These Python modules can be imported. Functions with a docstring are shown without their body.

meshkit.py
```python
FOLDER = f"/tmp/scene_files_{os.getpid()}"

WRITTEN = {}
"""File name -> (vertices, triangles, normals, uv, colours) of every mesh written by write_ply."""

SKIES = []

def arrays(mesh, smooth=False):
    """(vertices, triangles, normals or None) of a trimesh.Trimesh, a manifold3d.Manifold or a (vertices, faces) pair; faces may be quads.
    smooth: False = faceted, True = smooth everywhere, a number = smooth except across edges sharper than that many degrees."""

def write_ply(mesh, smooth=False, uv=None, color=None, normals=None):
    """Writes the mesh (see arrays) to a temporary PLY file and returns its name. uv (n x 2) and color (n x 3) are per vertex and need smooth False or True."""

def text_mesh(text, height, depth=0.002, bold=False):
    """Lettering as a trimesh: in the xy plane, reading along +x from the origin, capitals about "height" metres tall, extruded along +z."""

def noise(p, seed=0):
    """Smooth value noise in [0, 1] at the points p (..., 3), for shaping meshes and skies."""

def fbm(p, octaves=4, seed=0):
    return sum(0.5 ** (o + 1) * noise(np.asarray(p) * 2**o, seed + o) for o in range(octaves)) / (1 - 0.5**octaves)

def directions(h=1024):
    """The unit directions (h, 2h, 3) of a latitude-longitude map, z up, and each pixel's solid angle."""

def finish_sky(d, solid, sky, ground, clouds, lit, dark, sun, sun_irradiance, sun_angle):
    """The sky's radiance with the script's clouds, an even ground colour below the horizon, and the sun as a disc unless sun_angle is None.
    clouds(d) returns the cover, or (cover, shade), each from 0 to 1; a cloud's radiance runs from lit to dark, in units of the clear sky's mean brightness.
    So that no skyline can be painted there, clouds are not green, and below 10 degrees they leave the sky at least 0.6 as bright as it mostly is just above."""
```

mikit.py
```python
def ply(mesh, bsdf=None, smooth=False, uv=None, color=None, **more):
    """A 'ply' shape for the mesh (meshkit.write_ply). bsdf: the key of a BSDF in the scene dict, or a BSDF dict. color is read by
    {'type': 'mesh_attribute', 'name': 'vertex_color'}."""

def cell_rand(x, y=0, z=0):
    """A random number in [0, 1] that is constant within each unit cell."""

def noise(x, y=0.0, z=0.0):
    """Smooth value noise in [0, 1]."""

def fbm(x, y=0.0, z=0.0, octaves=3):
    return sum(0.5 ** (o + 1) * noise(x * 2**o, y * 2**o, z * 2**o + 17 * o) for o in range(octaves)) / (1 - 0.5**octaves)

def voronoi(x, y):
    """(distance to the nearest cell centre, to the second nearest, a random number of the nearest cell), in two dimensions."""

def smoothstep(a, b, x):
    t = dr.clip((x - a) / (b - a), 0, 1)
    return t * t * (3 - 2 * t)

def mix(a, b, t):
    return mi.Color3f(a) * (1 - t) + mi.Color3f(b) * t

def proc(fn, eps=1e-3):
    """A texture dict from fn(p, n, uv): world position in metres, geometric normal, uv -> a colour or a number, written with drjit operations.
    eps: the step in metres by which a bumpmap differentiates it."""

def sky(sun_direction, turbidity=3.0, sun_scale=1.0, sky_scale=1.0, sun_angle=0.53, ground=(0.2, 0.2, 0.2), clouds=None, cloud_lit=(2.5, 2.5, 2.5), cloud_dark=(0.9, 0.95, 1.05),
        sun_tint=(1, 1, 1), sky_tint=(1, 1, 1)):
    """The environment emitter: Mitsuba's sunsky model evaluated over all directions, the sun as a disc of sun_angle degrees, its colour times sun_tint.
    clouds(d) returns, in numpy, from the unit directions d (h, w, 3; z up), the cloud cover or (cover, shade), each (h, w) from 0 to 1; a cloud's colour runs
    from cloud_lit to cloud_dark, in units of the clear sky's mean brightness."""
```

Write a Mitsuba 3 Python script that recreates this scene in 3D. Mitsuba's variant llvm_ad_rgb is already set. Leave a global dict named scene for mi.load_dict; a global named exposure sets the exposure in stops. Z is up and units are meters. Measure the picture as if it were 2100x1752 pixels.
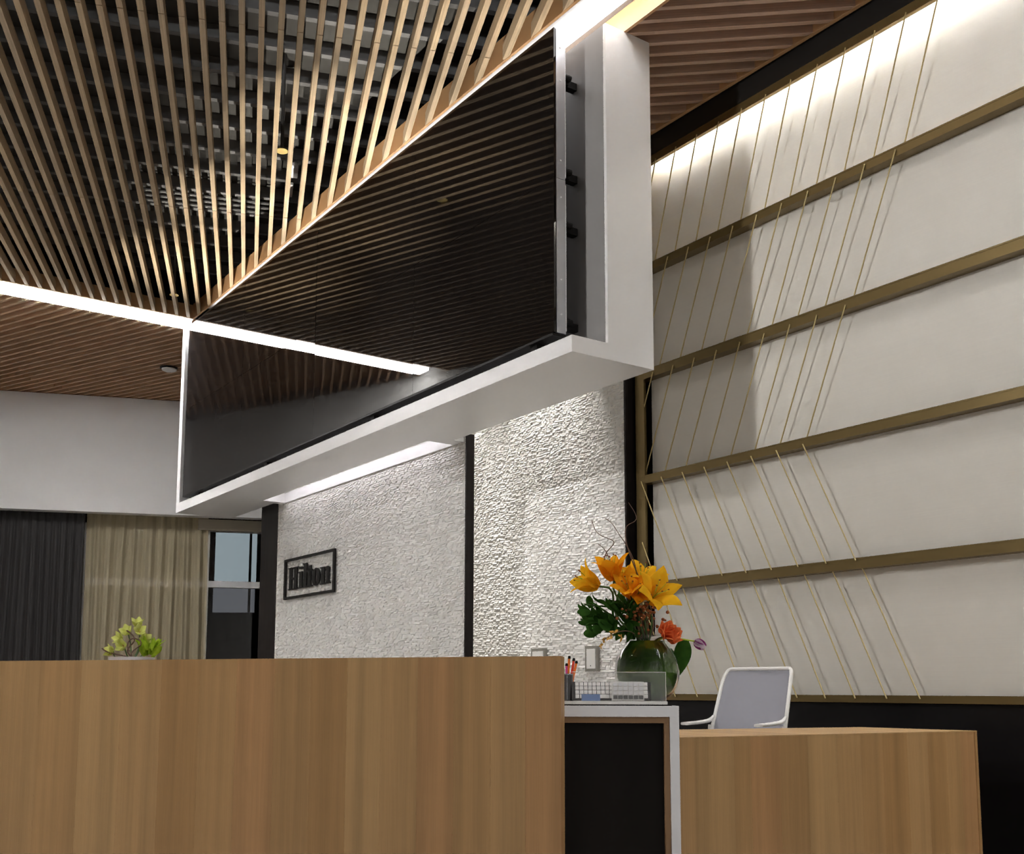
import math, random
import numpy as np, trimesh
import mitsuba as mi
import drjit as dr
import mikit
from mikit import noise, fbm, smoothstep, mix
from meshkit import noise as mnoise
from shapely.geometry import Polygon, box as sbox, LineString, Point
from shapely.ops import unary_union
from shapely import affinity

random.seed(7)
rng = np.random.default_rng(7)
T = mi.ScalarTransform4f
scene, labels = {'type': 'scene'}, {}

# ---------------------------------------------------------------- camera
EYE = np.array([0.0, 0.0, 0.90])
F_PX, CX, CY = 2215.5, 1012.27, 1146.92
FW = np.array([0.56058, 0.81930, 0.12087])
YAW, ROLL = 0.600042, 0.003735
RT = np.array([math.cos(YAW), -math.sin(YAW), 0.0])
UP0 = np.cross(RT, FW)
UP = -math.sin(ROLL) * RT + math.cos(ROLL) * UP0
scene['camera'] = {
    'type': 'perspective', 'fov_axis': 'x', 'fov': 2 * math.degrees(math.atan(1050 / F_PX)),
    'principal_point_offset_x': (1050 - CX) / 2100, 'principal_point_offset_y': (876 - CY) / 1752,
    'near_clip': 0.05, 'far_clip': 200.0,
    'to_world': T().look_at(origin=EYE.tolist(), target=(EYE + FW).tolist(), up=UP.tolist())}

# ---------------------------------------------------------------- light levels
exposure = 0.6
COOL = (1.0, 0.985, 0.97)
L_STRIP = 65.0        # far linear light;
L_STRIP2 = 6.0       # linear ceiling lights
L_COVE = 110.0        # strip behind the beam above the art wall
L_SLOT = 8.0        # strip in the slot over the sign
L_KEY = 500.0        # linear light high over the lobby, left of the picture
L_FILL = 240.0       # added fill lamps behind the camera, shaped as round ceiling lights
L_FLOOD = 2100.0    # wall floodlight far left in the lobby
L_ACC = 20.0         # accent spots grazing the stone behind the frame
L_UP = 120.0          # added floor lamps, out of sight, that brighten the slats from below
def rgb(c, s=1.0): return {'type': 'rgb', 'value': [float(v) * s for v in c]}
def emit(l, c=COOL): return {'type': 'area', 'radiance': rgb(c, l)}

# ---------------------------------------------------------------- helpers
ZC = 4.40             # underside of the slatted ceiling
ZD = 5.10             # deck above it
def vec(*a): return np.array(a, float)
def num(name):
    if name not in scene and name not in labels: return name
    k = 1
    while f'{name}_{k:03d}' in scene or f'{name}_{k:03d}' in labels: k += 1
    return f'{name}_{k:03d}'
_cnt = {}
def key_for(name):
    k = _cnt.get(name)
    if k is None: _cnt[name] = 0; return name
    _cnt[name] = k + 1
    return f'{name}_{k + 1:03d}'
def tag(key, label=None, cat=None, group=None, kind=None):
    d = labels.setdefault(key, {})
    if label: d['label'] = label
    if cat: d['category'] = cat
    if group: d['group'] = group
    if kind: d['kind'] = kind
    return key
def obj(name, mesh, mat, parent=None, smooth=False, **more):
    key = key_for((parent + '__' if parent else '') + name)
    scene[key] = mikit.ply(mesh, mat, smooth=smooth, **more)
    return key
def thing(name, label, cat, group=None):
    key = key_for(name); tag(key, label, cat, group); return key
def struct(name, mesh, mat, label=None, smooth=False):
    key = obj(name, mesh, mat, None, smooth); tag(key, label, kind='structure'); return key
def cat(ms): return trimesh.util.concatenate([m for m in ms if m is not None])
def box(x0, x1, y0, y1, z0, z1):
    m = trimesh.creation.box(extents=[abs(x1 - x0), abs(y1 - y0), abs(z1 - z0)])
    m.apply_translation([(x0 + x1) / 2, (y0 + y1) / 2, (z0 + z1) / 2]); return m
def prism(poly, z0, z1):
    if not isinstance(poly, Polygon): poly = Polygon(poly)
    m = trimesh.creation.extrude_polygon(poly, z1 - z0, engine='earcut'); m.apply_translation([0, 0, z0]); return m
def seg_poly(a, b, t0, t1):
    """polygon along a-b (2D), between offsets t0 and t1 to its left"""
    a, b = np.asarray(a, float)[:2], np.asarray(b, float)[:2]
    d = (b - a) / np.linalg.norm(b - a); n = vec(-d[1], d[0])
    return Polygon([a + n * t0, b + n * t0, b + n * t1, a + n * t1])
def tube(pts, r, n=8, caps=True):
    pts = np.asarray(pts, float); k = len(pts)
    rr = np.full(k, r) if np.isscalar(r) else np.asarray(r, float)
    tan = np.gradient(pts, axis=0); tan /= np.linalg.norm(tan, axis=1, keepdims=True) + 1e-12
    ref = vec(0, 0, 1) if abs(tan[0][2]) < .9 else vec(1, 0, 0)
    u = np.cross(tan[0], ref); u /= np.linalg.norm(u)
    V = []
    for i in range(k):
        u = u - tan[i] * (u @ tan[i]); u /= np.linalg.norm(u) + 1e-12
        w = np.cross(tan[i], u)
        a = np.arange(n) / n * 2 * np.pi
        V.append(pts[i] + rr[i] * (np.cos(a)[:, None] * u + np.sin(a)[:, None] * w))
    V = np.vstack(V); Fs = []
    for i in range(k - 1):
        for j in range(n):
            a, b, c, d = i * n + j, i * n + (j + 1) % n, (i + 1) * n + (j + 1) % n, (i + 1) * n + j
            Fs += [[a, b, c], [a, c, d]]
    if caps:
        V = np.vstack([V, pts[0], pts[-1]]); c0, c1 = len(V) - 2, len(V) - 1
        for j in range(n):
            Fs += [[c0, (j + 1) % n, j], [c1, (k - 1) * n + j, (k - 1) * n + (j + 1) % n]]
    return trimesh.Trimesh(V, Fs, process=False)
def lathe(prof, n=40, c=(0, 0, 0)):
    m = trimesh.creation.revolve(np.asarray(prof, float), sections=n); m.apply_translation(c); return m
def spline(P, n=24):
    P = np.asarray(P, float); from scipy.interpolate import CubicSpline
    t = np.r_[0, np.cumsum(np.linalg.norm(np.diff(P, axis=0), axis=1))]
    return CubicSpline(t, P)(np.linspace(0, t[-1], n))
def frame_to(axis, roll=0.0):
    """rotation whose z column is axis"""
    z = np.asarray(axis, float); z = z / np.linalg.norm(z)
    r = vec(0, 0, 1) if abs(z[2]) < .9 else vec(1, 0, 0)
    x = np.cross(r, z); x /= np.linalg.norm(x); y = np.cross(z, x)
    c, s = math.cos(roll), math.sin(roll)
    return np.stack([c * x + s * y, -s * x + c * y, z], 1)
def placed(m, R, p):
    m = m.copy(); M = np.eye(4); M[:3, :3] = R; M[:3, 3] = p; m.apply_transform(M); return m

# ---------------------------------------------------------------- materials
def mat(name, d, two=True):
    scene[name] = {'type': 'twosided', 'b': d} if two else d
    return name
def paint(name, c, rough=.5, **k): return mat(name, {'type': 'principled', 'base_color': rgb(c), 'roughness': rough, 'specular': .4 if max(c) > .03 else .12, **k})
paint('m_white', (.80, .80, .80), .42)
paint('m_white_wall', (.72, .72, .72), .7)
paint('m_beige', (.30, .265, .205), .7)
paint('m_lobby_wall', (.70, .69, .67), .8)
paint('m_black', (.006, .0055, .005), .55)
paint('m_black_gloss', (.006, .0055, .006), .3)
paint('m_dark_grey', (.06, .06, .062), .6)
paint('m_steel', (.34, .35, .38), .35, metallic=.6)
paint('m_deck', (.035, .034, .031), .8)
paint('m_joist', (.12, .12, .12), .6)
paint('m_plate_brass', (.72, .56, .22), .5)
paint('m_brass', (.125, .088, .034), .38, metallic=.75)
paint('m_brass_rod', (.46, .37, .18), .35, metallic=.6)
paint('m_floor', (.33, .31, .285), .6)
paint('m_quartz', (.78, .78, .80), .3)
paint('m_mesh', (.24, .24, .27), .8)
paint('m_plastic_white', (.80, .79, .76), .35)
paint('m_stone', (.74, .73, .70), .75)
paint('m_plate', (.22, .21, .185), .45, metallic=.3)
paint('m_curtain_dark', (.030, .029, .029), .85)
scene['m_screen'] = {'type': 'plastic', 'diffuse_reflectance': rgb((.004, .0035, .0035)), 'int_ior': 1.49, 'specular_reflectance': rgb((.54, .54, .54))}
scene['m_pane'] = {'type': 'thindielectric', 'int_ior': 1.5, 'specular_reflectance': rgb((.4, .4, .4))}
scene['m_acrylic'] = {'type': 'thindielectric', 'int_ior': 1.5}
scene['m_glass'] = {'type': 'dielectric', 'int_ior': 1.5, 'ext_ior': 1.0}
def sheer_tex(p, n, uv): return mi.Color3f(.52, .45, .31) * (0.9 + 0.2 * noise(p.x * 900, p.y * 900, p.z * 700))
mat('m_sheer', {'type': 'mask', 'opacity': .72, 'b': {'type': 'principledthin', 'base_color': mikit.proc(sheer_tex), 'roughness': .8, 'diff_trans': .5}}, two=False)

def art_tex(p, n, uv): return mi.Color3f(.63, .605, .55) * (0.97 + 0.06 * fbm(p.y * 3, p.z * 260, p.x))
mat('m_art', {'type': 'principled', 'base_color': mikit.proc(art_tex), 'roughness': .6, 'specular': .3})

def slat_mat(name, c, ang):
    ca, sa = math.cos(math.radians(ang)), math.sin(math.radians(ang))
    def fn(p, n, uv):
        a, b = p.x * ca + p.y * sa, -p.x * sa + p.y * ca
        g = fbm(a * 2.2, b * 160, p.z * 160, octaves=2)
        return mi.Color3f(*c) * (0.80 + 0.40 * g)
    mat(name, {'type': 'principled', 'base_color': mikit.proc(fn), 'roughness': .55, 'specular': .3})
TONES = [(.55, .425, .285), (.50, .39, .27), (.58, .445, .29), (.53, .40, .265)]
ANG_A, ANG_B, ANG_C = 68.4, 139.0, 114.3
for i, c in enumerate(TONES):
    slat_mat(f'm_slat_a{i}', c, ANG_A)
TONES_R = [(.42, .285, .215), (.45, .305, .225), (.40, .275, .205)]
for i, c in enumerate(TONES_R): slat_mat(f'm_slat_b{i}', c, ANG_B); slat_mat(f'm_slat_c{i}', (c[0], c[1] * .92, c[2] * .74), ANG_C)
paint('m_trim_wood', (.50, .30, .15), .5)

def veneer(name, c, d):
    d = np.asarray(d, float)
    def fn(p, n, uv):
        t = p.x * float(d[0]) + p.y * float(d[1])
        g = fbm(t * 26 + noise(p.z * 2.0, t * 6) * .25, p.z * .5, octaves=3)
        fine = noise(t * 900, p.z * 9)
        return mi.Color3f(*c) * (0.74 + 0.44 * g + 0.10 * fine)
    mat(name, {'type': 'principled', 'base_color': mikit.proc(fn), 'roughness': .38, 'specular': .4})
VT = [(.350, .205, .088), (.370, .222, .098), (.328, .187, .077), (.362, .200, .088), (.388, .238, .106)]
TALL_D, DESK_D = vec(-.557, .830), vec(.9964, -.0844)
for i, c in enumerate(VT):
    veneer(f'm_ven_t{i}', c, TALL_D); veneer(f'm_ven_d{i}', tuple(v * 1.0 for v in c), DESK_D)
paint('m_frame_wood', (.24, .14, .07), .4)
def wen(p, n, uv): return mi.Color3f(.008, .0062, .0055) * (0.6 + 0.9 * fbm(p.x * 40 + p.y * 40, p.z * 2.5))
mat('m_wenge', {'type': 'principled', 'base_color': mikit.proc(wen), 'roughness': .45, 'specular': .12})
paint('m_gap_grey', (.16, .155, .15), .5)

# ================================================================ THE SETTING
OPEN = lambda a, b, t0, t1, z0, z1: prism(seg_poly(a, b, t0, t1), z0, z1)
CORNER = vec(1.95, 13.63)
FAR_D = vec(math.cos(math.radians(-21.3)), math.sin(math.radians(-21.3)))
FAR_N = vec(-FAR_D[1], FAR_D[0])
def far(s, t=0.0): return vec(2.197, 13.537) + FAR_D * s + FAR_N * t
LEFT_END = vec(-5.82, -6.0)
LEFT_MID = CORNER + (LEFT_END - CORNER) * .30
room = Polygon([CORNER, LEFT_MID, (-8.0, 8.6), (-8.0, -6.0), (4.75, -6.0), (4.75, 9.8), (6.2, 9.8), (6.2, 12.2)])
struct('floor', prism(room.buffer(.3, join_style=2), -.12, 0), 'm_floor', 'dark floor of the lobby')
deck = struct('ceiling', prism(room.buffer(.3, join_style=2), ZD, ZD + .12), 'm_deck', 'dark concrete deck above the open wood slats')
# joists under the deck
JD = vec(math.cos(math.radians(-19.2)), math.sin(math.radians(-19.2))); JN = vec(-JD[1], JD[0])
view_zone = Polygon([(-1.6, 2.0), (4.4, 1.0), (4.4, 9.8), (-.6, 11.5)])
ZJ = 5.0
for k in range(-4, 26):
    o = 7.756 - .3665 * 6 + .3665 * (k - 10) + 0.0
    ln = LineString([JN * o - JD * 20, JN * o + JD * 20]).intersection(view_zone)
    if ln.is_empty or ln.length < .5: continue
    a, b = [np.array(q) for q in ln.coords][:2]
    m = cat([OPEN(a, b, -.022, .022, ZJ, ZJ + .012), OPEN(a, b, -.006, .006, ZJ + .012, ZD)])
    obj('joist', m, 'm_joist', deck)
for o in (8.134 * .944 + .328 * 3.068, 8.22 * .944 + .328 * 3.102, 8.307 * .944 + .328 * 3.136):
    o = o * (4.05 / 4.0)
    a = JN * o + JD * (-.6); b = JN * o + JD * (.55)
    obj('conduit', tube([(*a, 4.93), (*((a + b) / 2), 4.93), (*b, 4.93)], .013), 'm_joist', deck, smooth=40)
for (a, b) in (((3.20, 7.42), (3.28, 7.62)), ((3.30, 7.74), (3.38, 7.95))):
    obj('hanger_bracket', OPEN(a, b, -.028, .028, 4.93, 4.95), 'm_quartz', deck)

# ---- slats
def clip(poly, region):
    p = poly.intersection(region)
    return [g for g in getattr(p, 'geoms', [p]) if isinstance(g, Polygon) and g.area > 1e-4]
def slat_field(parent, ang, off0, pitch, region, width, depth, joints, mats, krange):
    d = vec(math.cos(math.radians(ang)), math.sin(math.radians(ang))); n = vec(-d[1], d[0])
    for k in krange:
        o = off0 + pitch * k
        cuts = [-30] + list(joints) + [30]
        for i in range(len(cuts) - 1):
            a = n * o + d * (cuts[i] + .0035); b = n * o + d * (cuts[i + 1] - .0035)
            for g in clip(seg_poly(a, b, -width / 2, width / 2), region):
                if g.length < .25: continue
                obj('slat', prism(g, ZC, ZC + depth), mats[rng.integers(len(mats))], parent)
left_line = [vec(*CORNER) + (LEFT_END - CORNER) * t for t in (0, .2, .4, .6, .8)]
region_a = Polygon([(3.235, 2.2), (3.235, 9.795), (-.05, 9.795), (-1.35, 6.4), (-1.35, 2.2)])
ca = obj('open_slat_field', cat([box(-1.35, 3.235, 2.2, 2.203, ZC + .1, ZC + .12)]), 'm_black', deck) if False else None
ceil_a = 'ceiling_001'; _cnt['ceiling'] = 1; tag(ceil_a, 'wide-spaced wood slats running away under the dark deck', kind='structure')
slat_field(ceil_a, ANG_A, .13, .1025, region_a, .031, .085, (3.157, 5.507, 7.857), [f'm_slat_a{i}' for i in range(4)], range(-24, 46))
for (m_, nm) in ((box(3.235, 3.252, 2.2, 9.812, ZC - .002, ZC + .145), 'edge_board'), (box(-1.6, 3.2345, 9.796, 9.812, ZC - .002, ZC + .13), 'edge_board')):
    obj(nm, m_, 'm_trim_wood', ceil_a)
ceil_b = 'ceiling_002'; _cnt['ceiling'] = 2; tag(ceil_b, 'wood slats beside the white wall art under the black beam', kind='structure')
region_b = Polygon([(3.627, 1.9), (4.445, 1.2), (4.445, 7.2), (3.627, 7.2)])
nB = vec(-math.sin(math.radians(ANG_B)), math.cos(math.radians(ANG_B)))
slat_field(ceil_b, ANG_B, float(vec(3.808, 4.065) @ nB) , .1025, region_b, .029, .085, (), [f'm_slat_b{i}' for i in range(3)], range(-34, 24))
obj('edge_board', box(3.608, 3.626, 1.9, 10.2, ZC - .002, ZC + .16), 'm_trim_wood', ceil_b)
obj('edge_board', box(4.446, 4.470, 1.0, 7.3, ZC - .002, ZC + .10), 'm_trim_wood', ceil_b)
ceil_c = 'ceiling_003'; _cnt['ceiling'] = 3; tag(ceil_c, 'close wood slats beyond the far light line', kind='structure')
region_c = Polygon([(-.35, 10.152), (4.9, 10.152), (4.9, 12.75), (2.3, 13.78), (1.2, 12.1)])
nC = vec(-math.sin(math.radians(ANG_C)), math.cos(math.radians(ANG_C)))
slat_field(ceil_c, ANG_C, float(vec(2.178, 13.43) @ nC), .1025, region_c, .029, .085, (10.75,), [f'm_slat_c{i}' for i in range(3)], range(-32, 30))
obj('backing_board', prism(region_c, ZC + .10, ZC + .12), 'm_trim_wood', ceil_c)
obj('backing_board', prism(Polygon([(3.627, 1.9), (4.445, 1.9), (4.445, 7.2), (3.627, 7.2)]), ZC + .10, ZC + .12), 'm_trim_wood', ceil_b)

# ---- far wall: white soffit above the curtains
wf = struct('wall_far', cat([OPEN(far(-.35), far(4.4), 0, .16, 2.99, ZC - .004), OPEN(far(-.35), far(4.4), .16, .34, 3.06, 3.20)]), 'm_white_wall', 'white soffit wall above the curtains')
obj('dark_panel', OPEN(far(3.15), far(4.4), .40, .46, 0, 3.05), 'm_black_gloss', wf)
obj('curtain_pocket', OPEN(far(2.30), far(3.6), .30, .38, 2.865, 3.0), 'm_beige', wf)
obj('return_panel', OPEN(far(-3), far(.0), .42, .46, 0, 3.05), 'm_dark_grey', wf)
wl = struct('wall_left', cat([OPEN(LEFT_MID, CORNER + (CORNER - LEFT_END) * .02, 0, .15, 0, ZD), OPEN((-8.0, 8.6), LEFT_MID, 0, .15, 0, ZD), box(-8.15, -8.0, -6.0, 8.6, 0, ZD)]), 'm_lobby_wall', 'plain lobby wall on the left')
struct('wall_front', box(-8.15, 4.9, -6.15, -6.0, 0, ZD), 'm_lobby_wall', 'plain lobby wall behind the viewer')

# ---- right wall with base and art panels
XW = 4.565
wr = struct('wall_right', box(XW + .02, XW + .17, -6.0, 9.8, 0, ZD), 'm_black', 'right wall, black below the art panels')
obj('base_panel', box(XW - .03, XW + .02, -6.0, 9.8, 0, .845), 'm_black_gloss', wr)
RZ = [(3.535, 3.585), (2.844, 2.903), (2.180, 2.231), (1.508, 1.562), (.848, .884)]   # rails, bottom and top
Y_END = 4.915
tops = [4.52] + [a for a, b in RZ[:-1]]
for i, (t, (a, b)) in enumerate(zip(tops, RZ)):
    obj('art_panel', box(XW, XW + .02, -2.6, Y_END, b - .02, t + .02), 'm_art', wr)
obj('side_panel', box(XW - .03, XW + .02, 5.0, 5.03, .845, ZC + .1), 'm_wenge', wr)
# black beam with its brass edge, and the light behind it
beam = struct('trim_1', box(4.485, 4.505, -2.6, 7.3, 4.272, ZC + .10), 'm_black', 'black beam along the top of the wall art')
obj('brass_edge', box(4.482, 4.508, -2.6, 7.3, 4.222, 4.272), 'm_brass', beam)

# ---- stone wall (two clad leaves with a dark reveal)
wb = struct('wall_back', cat([box(4.452, 4.57, 5.045, 9.78, 0, 4.3), box(3.90, 3.932, 6.0, 9.15, 0, 2.79)]), 'm_stone', 'white split-face stone wall behind the counter')
obj('dark_end', box(4.446, 4.58, 5.030, 5.0449, 0, 4.3), 'm_wenge', wb)
obj('dark_end', box(3.872, 3.934, 5.985, 5.9995, 0, 2.62), 'm_wenge', wb)
obj('dark_panel', box(3.885, 3.975, 9.15, 9.56, 0, 3.2), 'm_wenge', wb)
obj('backing', box(3.878, 3.90, 6.0, 9.15, 0, 2.79), 'm_stone', wb)
def chips(x, y0, y1, z0, z1, pitch, length, hmax, seed):
    r = np.random.default_rng(seed)
    rows = int((z1 - z0) / pitch) + 14; cols = int((y1 - y0) / length) + 2
    v, u = np.meshgrid(np.arange(-7, rows - 7), np.arange(cols), indexing='ij')
    uu = u * length + (v % 2) * length * .5 + r.uniform(-.3, .3, u.shape) * length
    y = (y0 + uu).ravel(); vv = (z0 + v * pitch).ravel() + r.uniform(-.22, .22, u.size) * pitch
    def warp(yy, zz): return .075 * mnoise(np.stack([yy * 1.1, zz * 1.3, np.full_like(yy, seed)], -1)) + .022 * mnoise(np.stack([yy * 3.7, zz * 3.7, np.full_like(yy, seed + 5.)], -1)) - .048
    z = vv + warp(y, vv)
    sl = np.clip((warp(y + .02, vv) - warp(y - .02, vv)) / .04, -.5, .5)
    hl = length * r.uniform(.34, .62, y.size); hh = pitch * r.uniform(.42, .56, y.size)
    dep = hmax * r.uniform(.25, 1.0, y.size)
    keep = (y - hl > y0) & (y + hl < y1) & (z - hh > z0) & (z + hh < z1)
    y, z, sl, hl, hh, dep = (q[keep] for q in (y, z, sl, hl, hh, dep))
    n = len(y); V = np.zeros((n, 6, 3))
    sk = r.uniform(-.3, .3, n) * hl
    V[:, 0] = np.stack([np.full(n, x - .0004), y - hl, z + hh - sl * hl], -1)
    V[:, 1] = np.stack([np.full(n, x - .0004), y + hl, z + hh + sl * hl], -1)
    V[:, 2] = np.stack([x - dep, y + hl * .9, z - hh + sl * hl], -1)
    V[:, 3] = np.stack([x - dep, y - hl * .9, z - hh - sl * hl], -1)
    V[:, 4] = np.stack([np.full(n, x), y + hl * .8, z - hh * .85 + sl * hl], -1)
    V[:, 5] = np.stack([np.full(n, x), y - hl * .8, z - hh * .85 - sl * hl], -1)
    f = np.array([[0, 2, 1], [0, 3, 2], [3, 5, 4], [3, 4, 2], [0, 5, 3], [1, 2, 4]])
    Fs = (f[None] + np.arange(n)[:, None, None] * 6).reshape(-1, 3)
    return trimesh.Trimesh(V.reshape(-1, 3), Fs, process=False)
k = obj('stone_chips', chips(4.4515, 5.046, 6.95, .5, 3.0, .0150, .042, .0066, 3), 'm_stone', wb); tag(k, kind='stuff')
k = obj('stone_chips', chips(3.8775, 6.004, 9.145, .9, 2.77, .0145, .042, .0075, 4), 'm_stone', wb); tag(k, kind='stuff')
for (ya, yb, lab) in ((5.300, 5.425, 'tall switch plate on the stone wall left of the flower vase'), (5.850, 6.010, 'switch plate half hidden above the end of the tall wood counter')):
    t = thing('switch_plate', lab, 'switch')
    obj('cover', cat([box(4.428, 4.4525, ya, yb, 1.022, 1.186)]), 'm_plate', t)
    obj('rocker', box(4.423, 4.4279, ya + .02, yb - .02, 1.041, 1.167), 'm_plastic_white', t)
    obj('indicator', box(4.4215, 4.4229, (ya + yb) / 2 - .003, (ya + yb) / 2 + .003, 1.056, 1.062), 'm_dark_grey', t)

# ---- window behind the curtains
W0 = .42
win = 'window_1'; tag(win, 'tall window behind the sheer curtain, dark outside', kind='structure')
def wbar(s0, s1, z0, z1, t0=W0, t1=W0 + .06, m='m_quartz', nm='mullion'): return obj(nm, OPEN(far(s0), far(s1), t0, t1, z0, z1), m, win)
wbar(.95, 2.44, 2.16, 2.24); wbar(2.40, 3.13, 2.16, 2.24, W0 - .03); wbar(2.415, 2.445, 0, 2.87, W0 - .03, m='m_plastic_white', nm='jamb')
wbar(.95, .99, 0, 2.87); wbar(.95, 3.2, 2.862, 2.92, nm='head'); wbar(.95, 3.2, 0, .1, nm='sill')
obj('glass_pane', OPEN(far(.99), far(2.415), W0 + .03, W0 + .034, .1, 2.86), 'm_pane', win)
obj('glass_pane', OPEN(far(2.445), far(3.15), W0 + .03, W0 + .034, .1, 2.16), 'm_pane', win)
obj('glass_pane', OPEN(far(2.445), far(3.15), W0 + .03, W0 + .034, 2.24, 2.86), 'm_pane', win)
# building across the street
nb = thing('neighbouring_building', 'dark building across the street seen through the right window pane', 'building')
B0 = vec(9.2, 27.0); BD = vec(.82, -.572)
def bpt(s): return B0 + BD * s
obj('facade', OPEN(bpt(-14), bpt(8), .05, .4, -1, 9), 'm_black', nb)
k = obj('lit_window', OPEN(bpt(.52), bpt(1.58), -.01, .03, 3.62, 5.02), 'm_dark_grey', nb); scene[k]['emitter'] = emit(.24, (.72, .88, .95))
k = obj('lit_window', OPEN(bpt(.5), bpt(1.56), -.01, .03, 2.85, 3.55), 'm_dark_grey', nb); scene[k]['emitter'] = emit(.075, (.85, .9, 1.0))
obj('window_bar', OPEN(bpt(1.40), bpt(1.46), -.03, 0, 2.85, 5.02), 'm_dark_grey', nb)
k = obj('cyan_pane', OPEN(bpt(-4.6), bpt(-4.1), -.01, .03, 4.5, 5.0), 'm_dark_grey', nb); scene[k]['emitter'] = emit(3.0, (.6, .95, 1.0))  # cyan pane with its own emission on the facade
struct('ground', box(-30, 40, 14.2, 60, -.4, -.2), 'm_black', 'dark street outside the window')

# ================================================================ LIGHTS
def lamp_box(name, label, housing, diffuser, L, c=COOL, hm='m_white', group=None):
    t = thing(name, label, 'light', group)
    obj('housing', housing, hm, t)
    k = obj('diffuser', diffuser, 'm_white', t); scene[k]['emitter'] = emit(L, c)
    return t
lamp_box('linear_light', 'long white light line across the far edge of the open slat ceiling',
         cat([box(.645, 3.30, 9.815, 10.15, ZC + .06, ZC + .08), box(.645, 3.26, 9.86, 10.12, ZC + .0105, ZC + .06), box(.645, 3.26, 10.128, 10.148, ZC + .002, ZC + .06)]),
         box(.645, 3.255, 9.895, 10.10, ZC - .018, ZC + .0104), L_STRIP)
lamp_box('linear_light', 'white light line running toward the viewer above the video wall end',
         cat([box(3.254, 3.607, -2.0, 9.80, ZC + .13, ZC + .15)]),
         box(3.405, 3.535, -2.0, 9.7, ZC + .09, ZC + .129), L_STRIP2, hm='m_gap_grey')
lamp_box('cove_light', 'hidden light strip washing the top of the wall art', box(4.512, 4.562, -2.6, 4.9, 4.315, 4.33), box(4.520, 4.556, -2.6, 4.9, 4.305, 4.3149), L_COVE)
lamp_box('cove_light', 'light strip in the slot above the stone wall with the sign', box(3.66, 3.72, 6.16, 8.95, 2.735, 2.75), box(3.668, 3.712, 6.18, 8.93, 2.725, 2.7349), L_SLOT, (1, .96, 1.0))
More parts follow.
